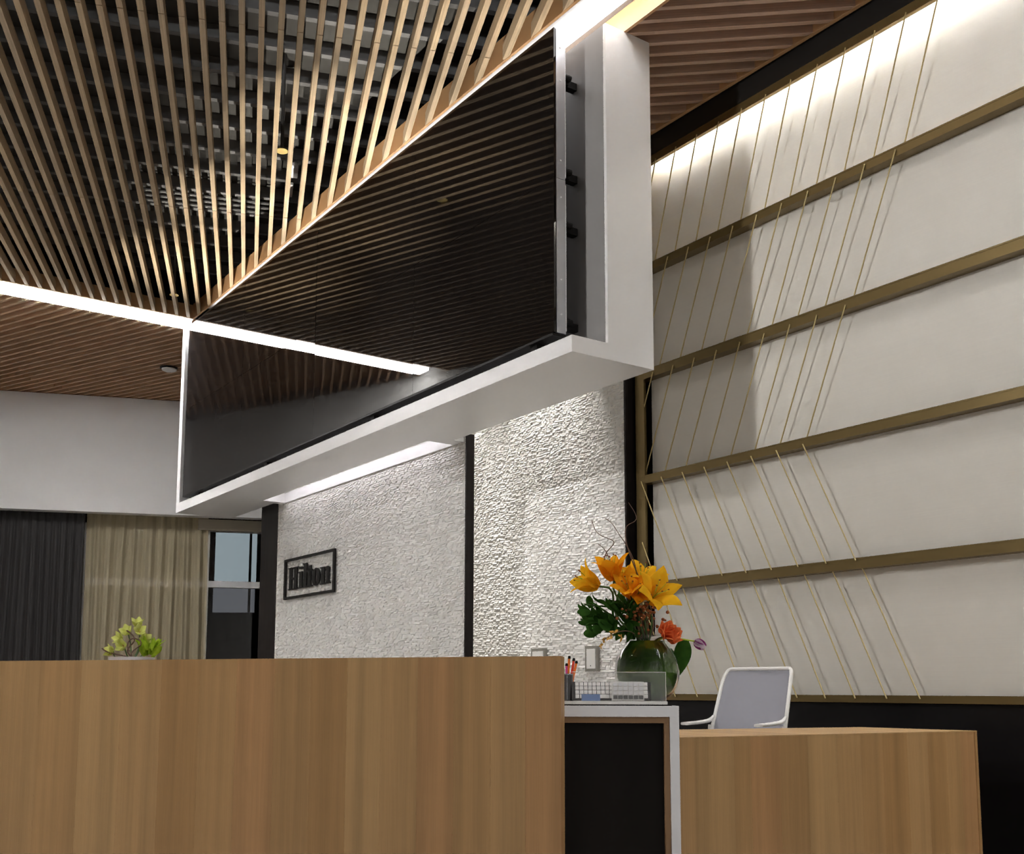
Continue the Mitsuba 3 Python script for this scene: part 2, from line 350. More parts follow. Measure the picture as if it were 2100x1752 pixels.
lamp_box('linear_light', 'short lobby light line high on the left beyond the picture',
         cat([box(-1.04, -.82, 3.75, 4.25, ZC - .02, ZC + .06), box(-1.04, -1.01, 3.75, 4.25, ZC - .06, ZC - .02), box(-.85, -.82, 3.75, 4.25, ZC - .052, ZC - .02), box(-1.01, -.85, 3.75, 3.79, ZC - .06, ZC - .02), box(-1.01, -.85, 4.21, 4.25, ZC - .06, ZC - .02)]),
         box(-1.0, -.86, 3.82, 4.18, ZC - .05, ZC - .0201), L_KEY)
t = thing('floodlight', 'wide lobby floodlight far left outside the picture', 'light')
fl = trimesh.creation.box(extents=[.10, .36, .18]); fd = trimesh.creation.box(extents=[.004, .30, .12]); fd.apply_translation([.053, 0, 0])
for m_ in (fl, fd): m_.apply_transform(trimesh.transformations.rotation_matrix(.25, [0, 1, 0])); m_.apply_translation([-3.95, 4.0, 4.30])
obj('housing', fl, 'm_black', t); k = obj('diffuser', fd, 'm_white', t); scene[k]['emitter'] = emit(L_FLOOD)
obj('added_visor', box(-3.92, -3.42, 3.70, 4.30, 4.388, 4.394), 'm_black', t)  # added unseen plate that keeps the flood off slats and deck
obj('added_barn_door', box(-3.90, -2.95, 4.30, 4.306, 4.12, 4.386), 'm_black', t)  # added unseen plates that dim the flood toward sign wall and low panels
obj('added_barn_door', box(-3.885, -3.61, 3.70, 4.298, 4.176, 4.182), 'm_black', t)
obj('bracket', box(-3.97, -3.93, 3.98, 4.02, 4.38, ZD), 'm_black', t)
for y, lab in ((5.85, 'accent spotlight behind the hanging frame over the stone wall, nearer one'), (7.0, 'accent spotlight behind the hanging frame over the stone wall, farther one')):
    t = thing('accent_light', lab, 'light')
    obj('can', lathe([(.04, 4.30), (.05, 4.30), (.05, 4.42), (0, 4.42), (0, 4.41), (.04, 4.41)], 20, (3.96, y, 0)), 'm_black', t)
    scene[t + '__beam'] = {'type': 'spot', 'to_world': T().look_at(origin=[3.96, y, 4.36], target=[4.42, y + .05, 1.9], up=[0, 1, 0]), 'intensity': rgb((1, .97, .93), L_ACC), 'cutoff_angle': 23.0, 'beam_width': 12.0}
for i, (x, y) in enumerate([(-3.2, -1.0), (-1.2, -2.8), (1.0, -1.2), (2.8, -2.6), (3.0, .2), (.6, -4.4), (-2.2, 1.4)]):  # general fill, added as ceiling lamps out of view
    t = thing('downlight', 'added round fill lamp overhead behind the viewer', 'light', 'added fill lamps behind the viewer')
    obj('trim_ring', lathe([(.085, ZC - .004), (.11, ZC - .004), (.11, ZC + .05), (.085, ZC + .05)], 24, (x, y, 0)), 'm_white', t)
    k = obj('lens', lathe([(0, ZC), (.084, ZC), (.084, ZC + .02), (0, ZC + .02)], 24, (x, y, 0)), 'm_white', t); scene[k]['emitter'] = emit(L_FILL)
for i, (y, lab) in enumerate(((4.5, 'added floor lamp hidden behind the tall wood counter, nearest of the four'), (5.8, 'added floor lamp hidden behind the tall wood counter, second of the row'), (7.1, 'added floor lamp hidden behind the tall wood counter, third of the row'), (8.4, 'added floor lamp hidden behind the tall wood counter, farthest of the four'))):
    t = thing('added_uplight', lab, 'light')  # lamp added out of sight to brighten the slat undersides
    obj('housing', lathe([(0, 0), (.10, 0), (.10, .16), (.088, .16), (.07, .10), (0, .10)], 24, (2.2, y, 0)), 'm_black', t)
    obj('lens', lathe([(0, .101), (.068, .101), (.068, .105), (0, .105)], 24, (2.2, y, 0)), 'm_white', t)
    scene[t + '__beam'] = {'type': 'spot', 'to_world': T().look_at(origin=[2.2, y, .2], target=[2.98, y + .1, 4.4], up=[0, 1, 0]), 'intensity': rgb((1, .93, .82), L_UP * (.45 if i == 0 else 1)), 'cutoff_angle': 11.8, 'beam_width': 3.0}
t = thing('downlight', 'white round downlight between the close slats left of the video wall', 'light')
obj('dish', lathe([(0, 4.352), (.05, 4.354), (.078, 4.366), (.082, 4.376), (.076, 4.380), (0, 4.376)], 28, (3.548, 11.484, 0)), 'm_white', t, smooth=30)
obj('collar', lathe([(.05, 4.38), (.095, 4.392), (.095, 4.398), (.05, 4.398)], 28, (3.548, 11.50, 0)), 'm_black', t)
for (x, y, lab) in ((2.642, 6.344, 'brass sprinkler plate near the middle of the open slats'), (2.902, 9.339, 'brass sprinkler plate by the far corner of the open slats')):
    t = thing('sprinkler', lab, 'sprinkler')
    obj('cover_plate', lathe([(0, ZC + .015), (.040, ZC + .015), (.040, ZC + .019), (0, ZC + .019)], 28, (x, y, 0)), 'm_plate_brass', t)
    obj('head', cat([lathe([(0, ZC + .019), (.008, ZC + .019), (.012, ZC + .05), (.009, ZC + .08), (0, ZC + .08)], 12, (x, y, 0)), lathe([(0, ZC + .08), (.012, ZC + .08), (.012, ZD), (0, ZD)], 10, (x, y, 0))]), 'm_dark_grey', t)

# ================================================================ VIDEO WALL
vf = thing('video_wall_frame', 'white angular frame hanging from the ceiling around the video wall', 'frame')
L_poly = Polygon([(3.243, 2.569), (3.79, 2.569), (3.79, ZC), (3.478, ZC), (3.478, 2.655), (3.243, 2.655)])
def xz(poly, y0, y1):
    m = trimesh.creation.extrude_polygon(poly, y1 - y0, engine='earcut')
    M = np.array([[1, 0, 0, 0], [0, 0, -1, y1], [0, 1, 0, 0], [0, 0, 0, 1.]]); m.apply_transform(M); return m
obj('end_cap', xz(L_poly, 4.06, 4.08), 'm_white', vf)
ledge = sbox(3.243, 4.08, 3.79, 10.11).union(sbox(3.789, 6.02, 3.873, 9.06)).difference(sbox(3.657, 6.14, 3.862, 8.97))
obj('ledge', prism(ledge, 2.569, 2.655), 'm_white', vf)
obj('shadow_gap_strip', cat([box(3.258, 3.345, 4.235, 9.98, 2.704, 2.7165)] + [box(3.28, 3.33, y, y + .06, 2.655, 2.704) for y in (4.4, 6.2, 8.0, 9.6)]), 'm_black', vf)  # black strip added to stand in for the shadow gap under the displays
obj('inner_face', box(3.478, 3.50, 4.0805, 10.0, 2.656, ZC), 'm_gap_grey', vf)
obj('back_panel', cat([box(3.77, 3.79, 4.08, 10.1, 2.79, ZC), box(3.77, 3.79, 4.08, 6.14, 2.655, 2.79), box(3.77, 3.79, 8.97, 10.1, 2.655, 2.79),
                       box(3.50, 3.873, 6.0, 9.08, 2.79, 2.81), box(3.50, 3.77, 4.08, 10.1, ZC - .02, ZC)]), 'm_white', vf)
obj('left_jamb', box(3.243, 3.79, 10.02, 10.11, 2.655, ZC), 'm_white', vf)
for z in (4.154, 3.624, 3.329, 2.80):
    m = cat([box(3.335, 3.40, 4.27, 4.36, z - .03, z + .025), lathe([(0, 0), (.016, 0), (.016, .06), (0, .06)], 12, (0, 0, 0)).apply_transform(trimesh.transformations.rotation_matrix(math.pi / 2, [0, 1, 0])).apply_translation([3.34, 4.26, z]), box(3.40, 3.478, 4.30, 4.34, z - .02, z + .02)])
    obj('mount_bracket', m, 'm_black', vf)
XS, Y0, PW, Z0, PH = 3.262, 4.225, 1.44, 2.7185, .8335
cols = ['nearest column at the right end', 'second column from the right end', 'third column from the right end', 'farthest column at the left end']
for c in range(4):
    for r in range(2):
        t = thing('display_panel', f'glossy black display of the video wall, {"upper" if r else "lower"} row, {cols[c]}', 'screen', None)
        ya, yb, za, zb = Y0 + c * PW + .001, Y0 + (c + 1) * PW - .001, Z0 + r * PH + .001, Z0 + (r + 1) * PH - .001
        m = box(XS, XS + .012, ya, yb, za, zb)
        tilt = T()
        a = math.radians(rng.uniform(-.16, .16)); b = math.radians(rng.uniform(-.10, .10))
        cen = vec(XS, (ya + yb) / 2, (za + zb) / 2)
        R = trimesh.transformations.rotation_matrix(a, [0, 0, 1], cen) @ trimesh.transformations.rotation_matrix(b, [0, 1, 0], cen)
        m.apply_transform(R)
        obj('screen', m, 'm_screen', t)
        ck_ = obj('casing', box(XS + .016, XS + .075, ya, yb, za, zb), 'm_steel', t)
        if c == 0:
            for zz in (za + .10, zb - .10, (za + zb) / 2 + (.13 if r else -.13)):
                s_ = lathe([(0, 0), (.0045, 0), (.0045, .003), (0, .003)], 10); s_.apply_transform(trimesh.transformations.rotation_matrix(math.pi / 2, [1, 0, 0])); s_.apply_translation([XS + .045, ya, zz])
                obj('screw', s_, 'm_quartz', ck_)
            obj('side_rail', box(XS + .075, XS + .088, ya + .01, ya + .06, za + .02, zb - .02), 'm_quartz', t)

# ================================================================ WALL ART
art = thing('string_wall_art', 'wall art of brass rails and slanting brass rods over white panels', 'wall art')
for a, b in RZ:
    obj('rail', cat([box(4.505, XW, -2.6, Y_END + .08, a, a + .012), box(4.500, 4.512, -2.6, Y_END + .08, a, b - .008), box(4.498, 4.53, -2.6, Y_END + .08, b - .008, b)]), 'm_brass', art)
obj('upright', cat([box(4.500, XW + .01, Y_END + .06, Y_END + .08, .86, 4.22), box(4.499, 4.512, Y_END, Y_END + .08, .86, 4.22)]), 'm_brass', art)
def rod(y0, z0, y1, z1, x0, x1):
    if min(y0, y1) > Y_END + .06: return
    if y0 > Y_END + .06: t = (Y_END + .03 - y0) / (y1 - y0); y0, z0, x0 = Y_END + .03, z0 + (z1 - z0) * t, 4.496
    if y1 > Y_END + .06: t = (Y_END + .03 - y0) / (y1 - y0); y1, z1, x1 = Y_END + .03, z0 + (z1 - z0) * t, x0 + (x1 - x0) * t
    obj('rod', tube([(x0, y0, z0), ((x0 + x1) / 2, (y0 + y1) / 2, (z0 + z1) / 2), (x1, y1, z1)], .0039, 6), 'm_brass_rod', art, smooth=60)
P_ = .1797
for k in range(13):
    rod(2.778 + P_ * k, 4.235, 3.033 + P_ * k, 3.587, 4.480, 4.528)
    rod(3.059 + P_ * k, 3.567, 3.356 + P_ * k, 2.905, 4.494, 4.522)
    rod(3.387 + P_ * k, 2.868, 3.681 + P_ * k, 2.233, 4.494, 4.522)
    rod(3.687 + P_ * k, 2.196, 3.382 + P_ * k, 1.549, 4.494, 4.494)
    rod(3.361 + P_ * k, 1.512, 3.055 + P_ * k, .868, 4.515, 4.494)

# ================================================================ SIGN
sg = thing('wall_sign', 'black framed sign with serif letters on the stone wall', 'sign')
SX, SY0, SY1, SZ0, SZ1 = 3.855, 8.93, 7.918, 1.688, 2.045
def yz(poly, x0, x1):
    """poly in (text x to the right, height): placed on the wall, reading along -Y"""
    m = trimesh.creation.extrude_polygon(poly, x1 - x0, engine='earcut')
    M = np.array([[0, 0, 1, x0], [-1, 0, 0, 0], [0, 1, 0, 0], [0, 0, 0, 1.]]); m.apply_transform(M); return m
fr = .022
for q in (sbox(-SY0, SZ1 - fr, -SY1, SZ1), sbox(-SY0, SZ0, -SY1, SZ0 + fr), sbox(-SY0, SZ0 + fr, -SY0 + fr * 1.6, SZ1 - fr), sbox(-SY1 - fr * 1.6, SZ0 + fr, -SY1, SZ1 - fr)):
    obj('frame_bar', yz(q, 3.852, 3.866), 'm_black', sg)
def R_(x0, x1, y0, y1): return sbox(x0, y0, x1, y1)
def serif(x0, x1, y, up): return Polygon([(x0, y), (x1, y), (x1, y + up * .05), (x0 + (x1 - x0) * .8, y + up * .09), (x0 + (x1 - x0) * .2, y + up * .09), (x0, y + up * .05)])
st = .074
def stem(x, h, sl=.03): return unary_union([R_(x, x + st, 0, h), R_(x - sl, x + st + sl, 0, .045), R_(x - sl, x + st, h - .05, h)])
glyph = {
    'h': unary_union([R_(.02, .02 + st, 0, 1), R_(.155, .155 + st, 0, 1), R_(0, .13, 0, .045), R_(.135, .265, 0, .045), R_(0, .13, .955, 1), R_(.135, .265, .955, 1), R_(.1, .16, .45, .53)]),
    'i': unary_union([stem(.29, .74), Point(.334, .90).buffer(.058)]),
    'l': stem(.405, 1.07), 't': unary_union([R_(.515, .515 + st, 0, .93), R_(.49, .625, .68, .75), R_(.515, .635, 0, .06), Polygon([(.49, .74), (.515, .93), (.56, .93), (.60, .74)])]),
    'o': affinity.scale(Point(.715, .375).buffer(.39, 32), .255, 1).difference(affinity.scale(Point(.715, .375).buffer(.31, 32), .075, 1)),
    'n': unary_union([stem(.845, .74), R_(.965, .965 + st - .01, 0, .60), R_(.945, 1.07, 0, .045), Polygon([(.93, .55), (.95, .70), (1.0, .75), (1.043, .68), (1.043, .55), (1.0, .60), (.965, .62)])])}
H_, W_ = .196, .79
for ch in 'hilton':
    g = affinity.affine_transform(glyph[ch], [W_, 0, 0, H_, -8.845, 1.769])
    obj('letter', cat([yz(q, 3.858, 3.868) for q in getattr(g, 'geoms', [g])]), 'm_black', sg)

# ================================================================ CURTAINS
def curtain(name, s0, s1, t, z0, z1, fold, amp, seed, m, label, rows=26):
    r = np.random.default_rng(seed); n = int((s1 - s0) / .006)
    s = np.linspace(s0, s1, n); ph = np.cumsum(r.uniform(.5, 1.5, n)) * .006 / fold * 2 * np.pi
    zz = np.linspace(z0, z1, rows); V = []
    for z in zz:
        h = (z - z0) / (z1 - z0); k = amp * (1.0 - .55 * smooth_np(h, .80, 1.0))
        drift = .035 * (1 - h) * np.sin(s * 4.1 + seed) + .02 * (1 - h) * np.sin(s * 11 + seed * 3)
        off = k * (np.sin(ph) + .45 * np.sin(2.3 * ph + 1.1 + .8 * (1 - h)))
        V.append([np.r_[far(a + d_, t + o_), z] for a, d_, o_ in zip(s, drift, off)])
    V = np.array(V).reshape(-1, 3); Fs = []
    i, j = np.meshgrid(np.arange(rows - 1), np.arange(n - 1), indexing='ij'); a = (i * n + j).ravel()
    Fs = np.vstack([np.stack([a, a + 1, a + n + 1], 1), np.stack([a, a + n + 1, a + n], 1)])
    k_ = thing(name, label, 'curtain'); obj('fabric', trimesh.Trimesh(V, Fs, process=False), m, k_, smooth=True)
    obj('heading', OPEN(far(s0), far(s1), t + .03, t + .034, z1 - .15, z1), m, k_)
    return k_
def smooth_np(x, a, b): q = np.clip((x - a) / (b - a), 0, 1); return q * q * (3 - 2 * q)
curtain('curtain', -.5, .985, .25, .02, 3.03, .105, .027, 5, 'm_curtain_dark', 'dark charcoal pleated curtain at the left edge')
curtain('curtain', .99, 2.42, .345, .02, 3.04, .145, .033, 11, 'm_sheer', 'sheer beige curtain in front of the window')

# ================================================================ TALL COUNTER
TR = vec(1.86, 2.386); TN = vec(-.830, -.557)
def tc(s, t): return TR + TALL_D * s - TN * t          # s along the front to the left, t back from the front
def tbox(s0, s1, t0, t1, z0, z1): return prism(Polygon([tc(s0, t0), tc(s1, t0), tc(s1, t1), tc(s0, t1)]), z0, z1)
tall = thing('reception_counter', 'tall wood-veneered reception counter front filling the lower left', 'counter')
TOP = .996
cuts = [0.0, .105, .21, .325, .44, .56, .675, .80, .93, 1.07, 1.21, 1.36, 1.52, 1.69, 1.87, 2.06, 2.26, 2.45]
seq = [3, 1, 0, 3, 1, 4, 2, 0, 3, 0, 2, 1, 4, 0, 1, 3, 2]
for i in range(len(cuts) - 1):
    obj('veneer_board', tbox(cuts[i], cuts[i + 1] - .0002, 0, .02, .02, TOP), f'm_ven_t{seq[i]}', tall)
obj('core', tbox(.004, 2.45, .0202, .045, .0, TOP - .001), 'm_ven_t1', tall)
obj('plinth', tbox(.004, 2.45, .01, .0195, 0, .02), 'm_black', tall)
obj('work_surface', tbox(.60, 2.45, .046, .50, .69, .72), 'm_quartz', tall)
obj('support_panel', tbox(2.40, 2.43, .046, .48, 0, .69), 'm_ven_t1', tall)
obj('support_panel', tbox(.61, .64, .046, .48, 0, .69), 'm_ven_t1', tall)

# ================================================================ LOW WHITE COUNTER
U2, V2 = RT[:2], vec(math.sin(YAW), math.cos(YAW))
def S(l, d, z): return np.r_[U2 * l + V2 * d, z]
def sbx(l0, l1, d0, d1, z0, z1):
    return prism(Polygon([S(l0, d0, 0)[:2], S(l1, d0, 0)[:2], S(l1, d1, 0)[:2], S(l0, d1, 0)[:2]]), z0, z1)
wc = thing('ledge_counter', 'white framed ledge counter with dark recessed front between the two wood counters', 'counter')
WT, WD, WL, WR = .8575, 3.174, .175, .541
obj('top', sbx(WL, WR, WD, WD + .46, WT - .032, WT), 'm_quartz', wc)
obj('leg', sbx(WR - .027, WR, WD, WD + .46, 0, WT - .0322), 'm_quartz', wc)
obj('inner_frame', cat([sbx(WL, WR - .0275, WD + .006, WD + .05, WT - .050, WT - .0325), sbx(WR - .043, WR - .0275, WD + .006, WD + .05, 0, WT - .0502)]), 'm_frame_wood', wc)
obj('dark_panel', sbx(WL, WR - .0435, WD + .022, WD + .045, 0, WT - .0505), 'm_wenge', wc)
# acrylic guard on a base
ac = thing('acrylic_guard', 'clear acrylic guard on a white base at the ledge counter front', 'guard')
obj('mat', sbx(.195, .522, WD + .008, WD + .30, WT, WT + .0035), 'm_black', ac)
obj('base', sbx(.195, .510, WD + .010, WD + .29, WT + .0036, WT + .0125), 'm_plastic_white', ac)
obj('pane', sbx(.232, .508, WD + .030, WD + .0325, WT + .0126, .955), 'm_acrylic', ac)
obj('pane_edge', cat([sbx(.232, .508, WD + .030, WD + .0325, .955, .9565), sbx(.5081, .5098, WD + .030, WD + .0325, WT + .0126, .9565)]), 'm_plastic_white', ac)
ZB = WT + .0126
# keyboard leaning upright
kb = thing('keyboard', 'black keyboard with white keys standing on edge behind the acrylic guard', 'keyboard')
def tilt(m, l, d, z, a):
    M = np.eye(4); M[:3, 0] = np.r_[U2, 0]; M[:3, 1] = np.r_[V2 * math.sin(a), math.cos(a)]; M[:3, 2] = np.r_[-V2 * math.cos(a), math.sin(a)]; M[:3, 3] = S(l, d, z); m.apply_transform(M); return m
kd = WD + .075
obj('body', tilt(box(0, .238, 0, .055, -.012, 0), .234, kd, ZB + .004, .28), 'm_black', kb)
for r in range(4):
    for c in range(17):
        if r == 0 and 3 < c < 8: continue
        obj('key_cap', tilt(box(.012 + c * .0128, .0230 + c * .0128, .004 + r * .0126, .0148 + r * .0126, .0002, .005), .234, kd, ZB + .004, .28), 'm_plastic_white', kb)
obj('space_bar', tilt(box(.012 + 4 * .0128, .0230 + 7 * .0128, .004, .0148, .0002, .005), .234, kd, ZB + .004, .28), 'm_plastic_white', kb)
kp = thing('refracted_keys', 'added block of keys standing in for the keyboard refracted in the acrylic guard', 'refracted_keys')  # extra keys added in place of the refraction seen through the acrylic
obj('body', tilt(box(0, .096, 0, .056, -.008, 0), .352, WD + .052, ZB + .002, .10), 'm_plastic_white', kp)
for r in range(4):
    for c in range(6):
        obj('key_cap', tilt(box(.004 + c * .0152, .0165 + c * .0152, .004 + r * .0128, .0145 + r * .0128, .0002, .003), .352, WD + .052, ZB + .002, .10), 'm_dark_grey' if r == 0 else 'm_quartz', kp)
paint('m_blue', (.10, .17, .36), .5)
k = obj('card', tilt(box(0, .055, 0, .02, -.0012, 0), .262, WD + .048, ZB + .001, .3), 'm_blue'); tag(k, 'small blue card leaning before the keyboard on the ledge counter', 'card')
# pen cup
pc = thing('pen_cup', 'dark metal pen cup at the end of the tall wood counter', 'cup')
cpos = S(.222, WD + .10, ZB)
obj('cup', lathe([(0, 0), (.0175, 0), (.0185, .078), (.0165, .078), (.0155, .004), (0, .004)], 28, cpos), 'm_dark_grey', pc, smooth=40)
obj('rim', lathe([(.0163, .0772), (.0188, .0772), (.0188, .081), (.0163, .081)], 28, cpos), 'm_steel', pc)
for i in range(3):
    a = i * 2.1; obj('ridge', tube([cpos + vec(.0187 * math.cos(a - 2.2), .0187 * math.sin(a - 2.2), .004), cpos + vec(.0187 * math.cos(a - 2.2), .0187 * math.sin(a - 2.2), .04), cpos + vec(.0187 * math.cos(a - 2.2), .0187 * math.sin(a - 2.2), .076)], .0012, 6), 'm_steel', pc)
for nm, c in (('orange', (.85, .20, .03)), ('red', (.75, .06, .03)), ('pink', (.75, .10, .35))): paint('m_pen_' + nm, c, .35)
for (nm, dx, lean, h) in (('orange', -.002, .010, .135), ('red', .006, .016, .128), ('pink', .003, -.004, .112), ('orange', .010, .02, .120)):
    p0 = cpos + vec(0, 0, .006) + np.r_[U2 * dx * .6, 0]; p1 = cpos + np.r_[U2 * (dx + lean), h]
    key = thing('pen', {'orange': 'orange pen in the dark pen cup', 'red': 'red pen in the dark pen cup', 'pink': 'short pink pen in the dark pen cup'}[nm] if not (nm == 'orange' and h < .13) else 'shorter orange pen leaning right in the pen cup', 'pen')
    q = lambda t: p0 + (p1 - p0) * t
    obj('barrel', tube([q(0), q(.5), q(.93)], .0036, 10), 'm_pen_' + nm, key, smooth=50)
    obj('cap', tube([q(.93), q(.97), q(1)], [.0042, .0042, .003], 10), 'm_black', key, smooth=50)

# ================================================================ DESK
desk = thing('reception_desk', 'low wood-veneered reception desk at the right', 'desk')
DT = .742
dq = [vec(2.56, 2.752), vec(4.222, 2.611), vec(4.172, 3.146), vec(2.56, 3.43)]
obj('top', prism(Polygon(dq), DT - .004, DT), 'm_ven_d4', desk)
def dfront(s0, s1, t0, t1, z0, z1): return OPEN(dq[0] + DESK_D * s0, dq[0] + DESK_D * s1, t0, t1, z0, z1)
Ld = float(np.linalg.norm(dq[1] - dq[0]))
dc = [0, .17, .34, .42, .56, .70, .85, .98, 1.10, 1.24, 1.36, 1.47, 1.56, Ld]
ds = [1, 4, 0, 3, 0, 4, 1, 0, 2, 1, 2, 0, 3]
for i in range(len(dc) - 1): obj('veneer_board', dfront(dc[i], dc[i + 1] - .0002, 0, .02, .0, DT - .0042), f'm_ven_d{ds[i]}', desk)
obj('side_panel', OPEN(dq[1] + DESK_D * -.0006, dq[2], 0, .02, 0, DT - .0042), 'm_ven_d2', desk)
obj('under_panel', prism(Polygon([dq[0] + vec(.0, .03), dq[1] + vec(-.03, .03), dq[2] + vec(-.03, -.02), dq[3] + vec(0, -.02)]), DT - .03, DT - .0042), 'm_ven_d1', desk)

# ================================================================ CHAIR
ch = thing('task_chair', 'white framed office chair with grey mesh back behind the desk', 'chair')
G = vec(-.973, -.234, 0); G /= np.linalg.norm(G); Wv = vec(.234, -.973, 0); Wv /= np.linalg.norm(Wv)
BT, BB = vec(4.060, 3.645, 1.010), vec(3.925, 3.612, .665)
def bk(u, v, off=0.0):
    """u across (-1 far side, 1 near side), v 0 bottom .. 1 top; slightly dished"""
    c = BB + (BT - BB) * v
    return c + Wv * (u * (.180 + .016 * (1 - v))) + G * (off - .02 * (1 - u * u) )
def rr(u, v, r=.10):
    return u, v
NU, NV = 25, 17
us, vs = np.linspace(-1, 1, NU), np.linspace(0, 1, NV)
def squircle(u, v):      # round the far top corner and (less) the near one
    r = .22 if u < 0 else .10
    ax, vy = abs(u), v
    lim = 1.0
    if v > 1 - r: lim = 1 - r * .75 + r * .75 * math.sqrt(max(0, 1 - ((v - (1 - r)) / r) ** 2))
    return math.copysign(min(ax, lim) if ax > lim else ax * 1.0, u) if ax <= lim else math.copysign(lim, u)
Vf = np.array([[bk(u * abs(squircle(1.0 if u > 0 else -1.0, v)) , v) for u in us] for v in vs]).reshape(-1, 3)
i, j = np.meshgrid(np.arange(NV - 1), np.arange(NU - 1), indexing='ij'); a = (i * NU + j).ravel()
Fq = np.vstack([np.stack([a, a + 1, a + NU + 1], 1), np.stack([a, a + NU + 1, a + NU], 1)])
obj('mesh_back', trimesh.Trimesh(Vf, Fq, process=False), 'm_mesh', ch, smooth=True)
rim = [bk(-1 * abs(squircle(-1., v)), v) for v in np.r_[np.linspace(0, .75, 12), np.linspace(.8, 1, 14)]] + [bk(u * abs(squircle(1. if u > 0 else -1., 1.)), 1.0) for u in np.linspace(-.95, .95, 14)] + [bk(abs(squircle(1., v)), v) for v in np.r_[np.linspace(1, .8, 14), np.linspace(.75, 0, 12)]]
obj('back_frame', tube(rim, .0095, 10), 'm_plastic_white', ch, smooth=60)
for sgn, nm in ((-1, 'armrest'), (1, 'armrest')):
    p0 = bk(sgn, .24); p1 = p0 + G * .03 + Wv * sgn * .012 + vec(0, 0, -.035); top = vec(0, 0, .765)
    h0 = .752
    pts = [p0 + vec(0, 0, .03), np.r_[(p0 + G * .025)[:2], h0 + .012], np.r_[(p0 + G * .08)[:2], h0 + .003], np.r_[(p0 + G * .18)[:2], h0 - .002], np.r_[(p0 + G * .26)[:2], h0 - .004]]
    sp = spline(pts, 18); hw = np.r_[np.linspace(.006, .020, 6), np.full(12, .022)]
    V = []
    for q, w in zip(sp, hw):
        for du, dz in ((-1, .004), (-.7, .007), (.7, .007), (1, .004), (1, -.004), (.7, -.007), (-.7, -.007), (-1, -.004)): V.append(q + Wv * du * w + vec(0, 0, dz))
    Fa = [[i * 8 + j, i * 8 + (j + 1) % 8, (i + 1) * 8 + (j + 1) % 8, (i + 1) * 8 + j] for i in range(17) for j in range(8)]
    Fa = [t for q in Fa for t in ([q[0], q[1], q[2]], [q[0], q[2], q[3]])] + [[0, j + 1, j] for j in range(1, 7)] + [[136, 136 + j, 137 + j] for j in range(1, 7)]
    obj(nm, trimesh.Trimesh(np.array(V), Fa, process=False), 'm_plastic_white', ch, smooth=50)
    obj('arm_strut', tube([p0 + G * .02 + vec(0, 0, -.01), p0 + G * .035 + vec(0, 0, -.10), p0 + G * .10 + vec(0, 0, -.30)], .015, 8), 'm_plastic_white', ch, smooth=60)
sc_ = vec(3.955, 3.625, 0) + G * .25
seat = trimesh.creation.icosphere(3); seat.apply_scale([.24, .235, .035]); v_ = seat.vertices; v_[:, :2] = np.sign(v_[:, :2]) * np.abs(v_[:, :2] / .24) ** .6 * .235
seat.vertices = v_; seat = placed(seat, np.stack([G, Wv, vec(0, 0, 1)], 1), sc_ + vec(0, 0, .47)); obj('seat', seat, 'm_mesh', ch, smooth=True)
obj('column', tube([sc_ + vec(0, 0, .08), sc_ + vec(0, 0, .25), sc_ + vec(0, 0, .44)], .028, 14), 'm_steel', ch, smooth=60)
obj('back_stay', tube([BB + vec(0, 0, .05), BB + G * .05 + vec(0, 0, -.1), sc_ + vec(0, 0, .43)], .02, 8), 'm_plastic_white', ch, smooth=60)
for i in range(5):
    a = i * 2 * math.pi / 5 + .3; e = sc_ + vec(.27 * math.cos(a), .27 * math.sin(a), .075)
    obj('base_arm', tube([sc_ + vec(0, 0, .11), (sc_ + vec(0, 0, .11) + e) / 2, e], [.022, .018, .014], 8), 'm_plastic_white', ch, smooth=60)
    w = lathe([(0, -.012), (.028, -.012), (.03, 0), (.028, .012), (0, .012)], 16); w.apply_transform(trimesh.transformations.rotation_matrix(math.pi / 2, [0, 1, 0])); w.apply_transform(trimesh.transformations.rotation_matrix(a + 1.57, [0, 0, 1])); w.apply_translation([e[0], e[1], .03])
    obj('caster', w, 'm_dark_grey', ch, smooth=40)

# ================================================================ VASE AND FLOWERS
DF = 3.37
def Fp(x, y, dd=0.0):
    """a point of the arrangement: x to the right, y up in metres from the vase centre line at the ledge top, dd deeper"""
    return S(.481 + x, DF * 1.0075 + dd, WT + y)
def fx(px, py, dd=0.0): return Fp((px - 1328) / 657, .042 + (1417 - py) / 662, dd)
VB = ZB - WT
vs_ = thing('glass_vase', 'round green-tinted glass vase on the ledge counter', 'vase')
prof_o = [(0, VB), (.052, VB), (.075, VB + .018), (.094, VB + .05), (.1015, VB + .088), (.098, VB + .122), (.085, VB + .152), (.064, VB + .178), (.055, VB + .190), (.058, VB + .203)]
prof_i = [(.0545, VB + .203), (.0515, VB + .190), (.061, VB + .176), (.081, VB + .150), (.0945, VB + .121), (.098, VB + .088), (.0905, VB + .052), (.072, VB + .022), (.05, VB + .008), (0, VB + .008)]
from scipy.interpolate import PchipInterpolator
def dense(p, n=40):
    p = np.array(p); t = np.r_[0, np.cumsum(np.linalg.norm(np.diff(p, axis=0), axis=1))]; return PchipInterpolator(t, p)(np.linspace(0, t[-1], n))
vc = Fp(0, 0)
obj('glass', lathe(np.vstack([dense(prof_o), dense(prof_i)]), 64, vc), 'm_glass', vs_, smooth=50)
def liner_tex(p, n, uv):
    g = fbm(p.x * 14 + p.y * 9, p.z * 34, p.y * 6, octaves=3)
    return mix((.022, .065, .008), (.085, .19, .022), smoothstep(.30, .75, g))
mat('m_liner', {'type': 'principled', 'base_color': mikit.proc(liner_tex), 'roughness': .6, 'specular': .15})
lin = np.array([[r * .95 if r > .01 else 0, z] for r, z in dense(prof_i)]); lin[:, 1] = np.clip(lin[:, 1], VB + .0105, VB + .185)
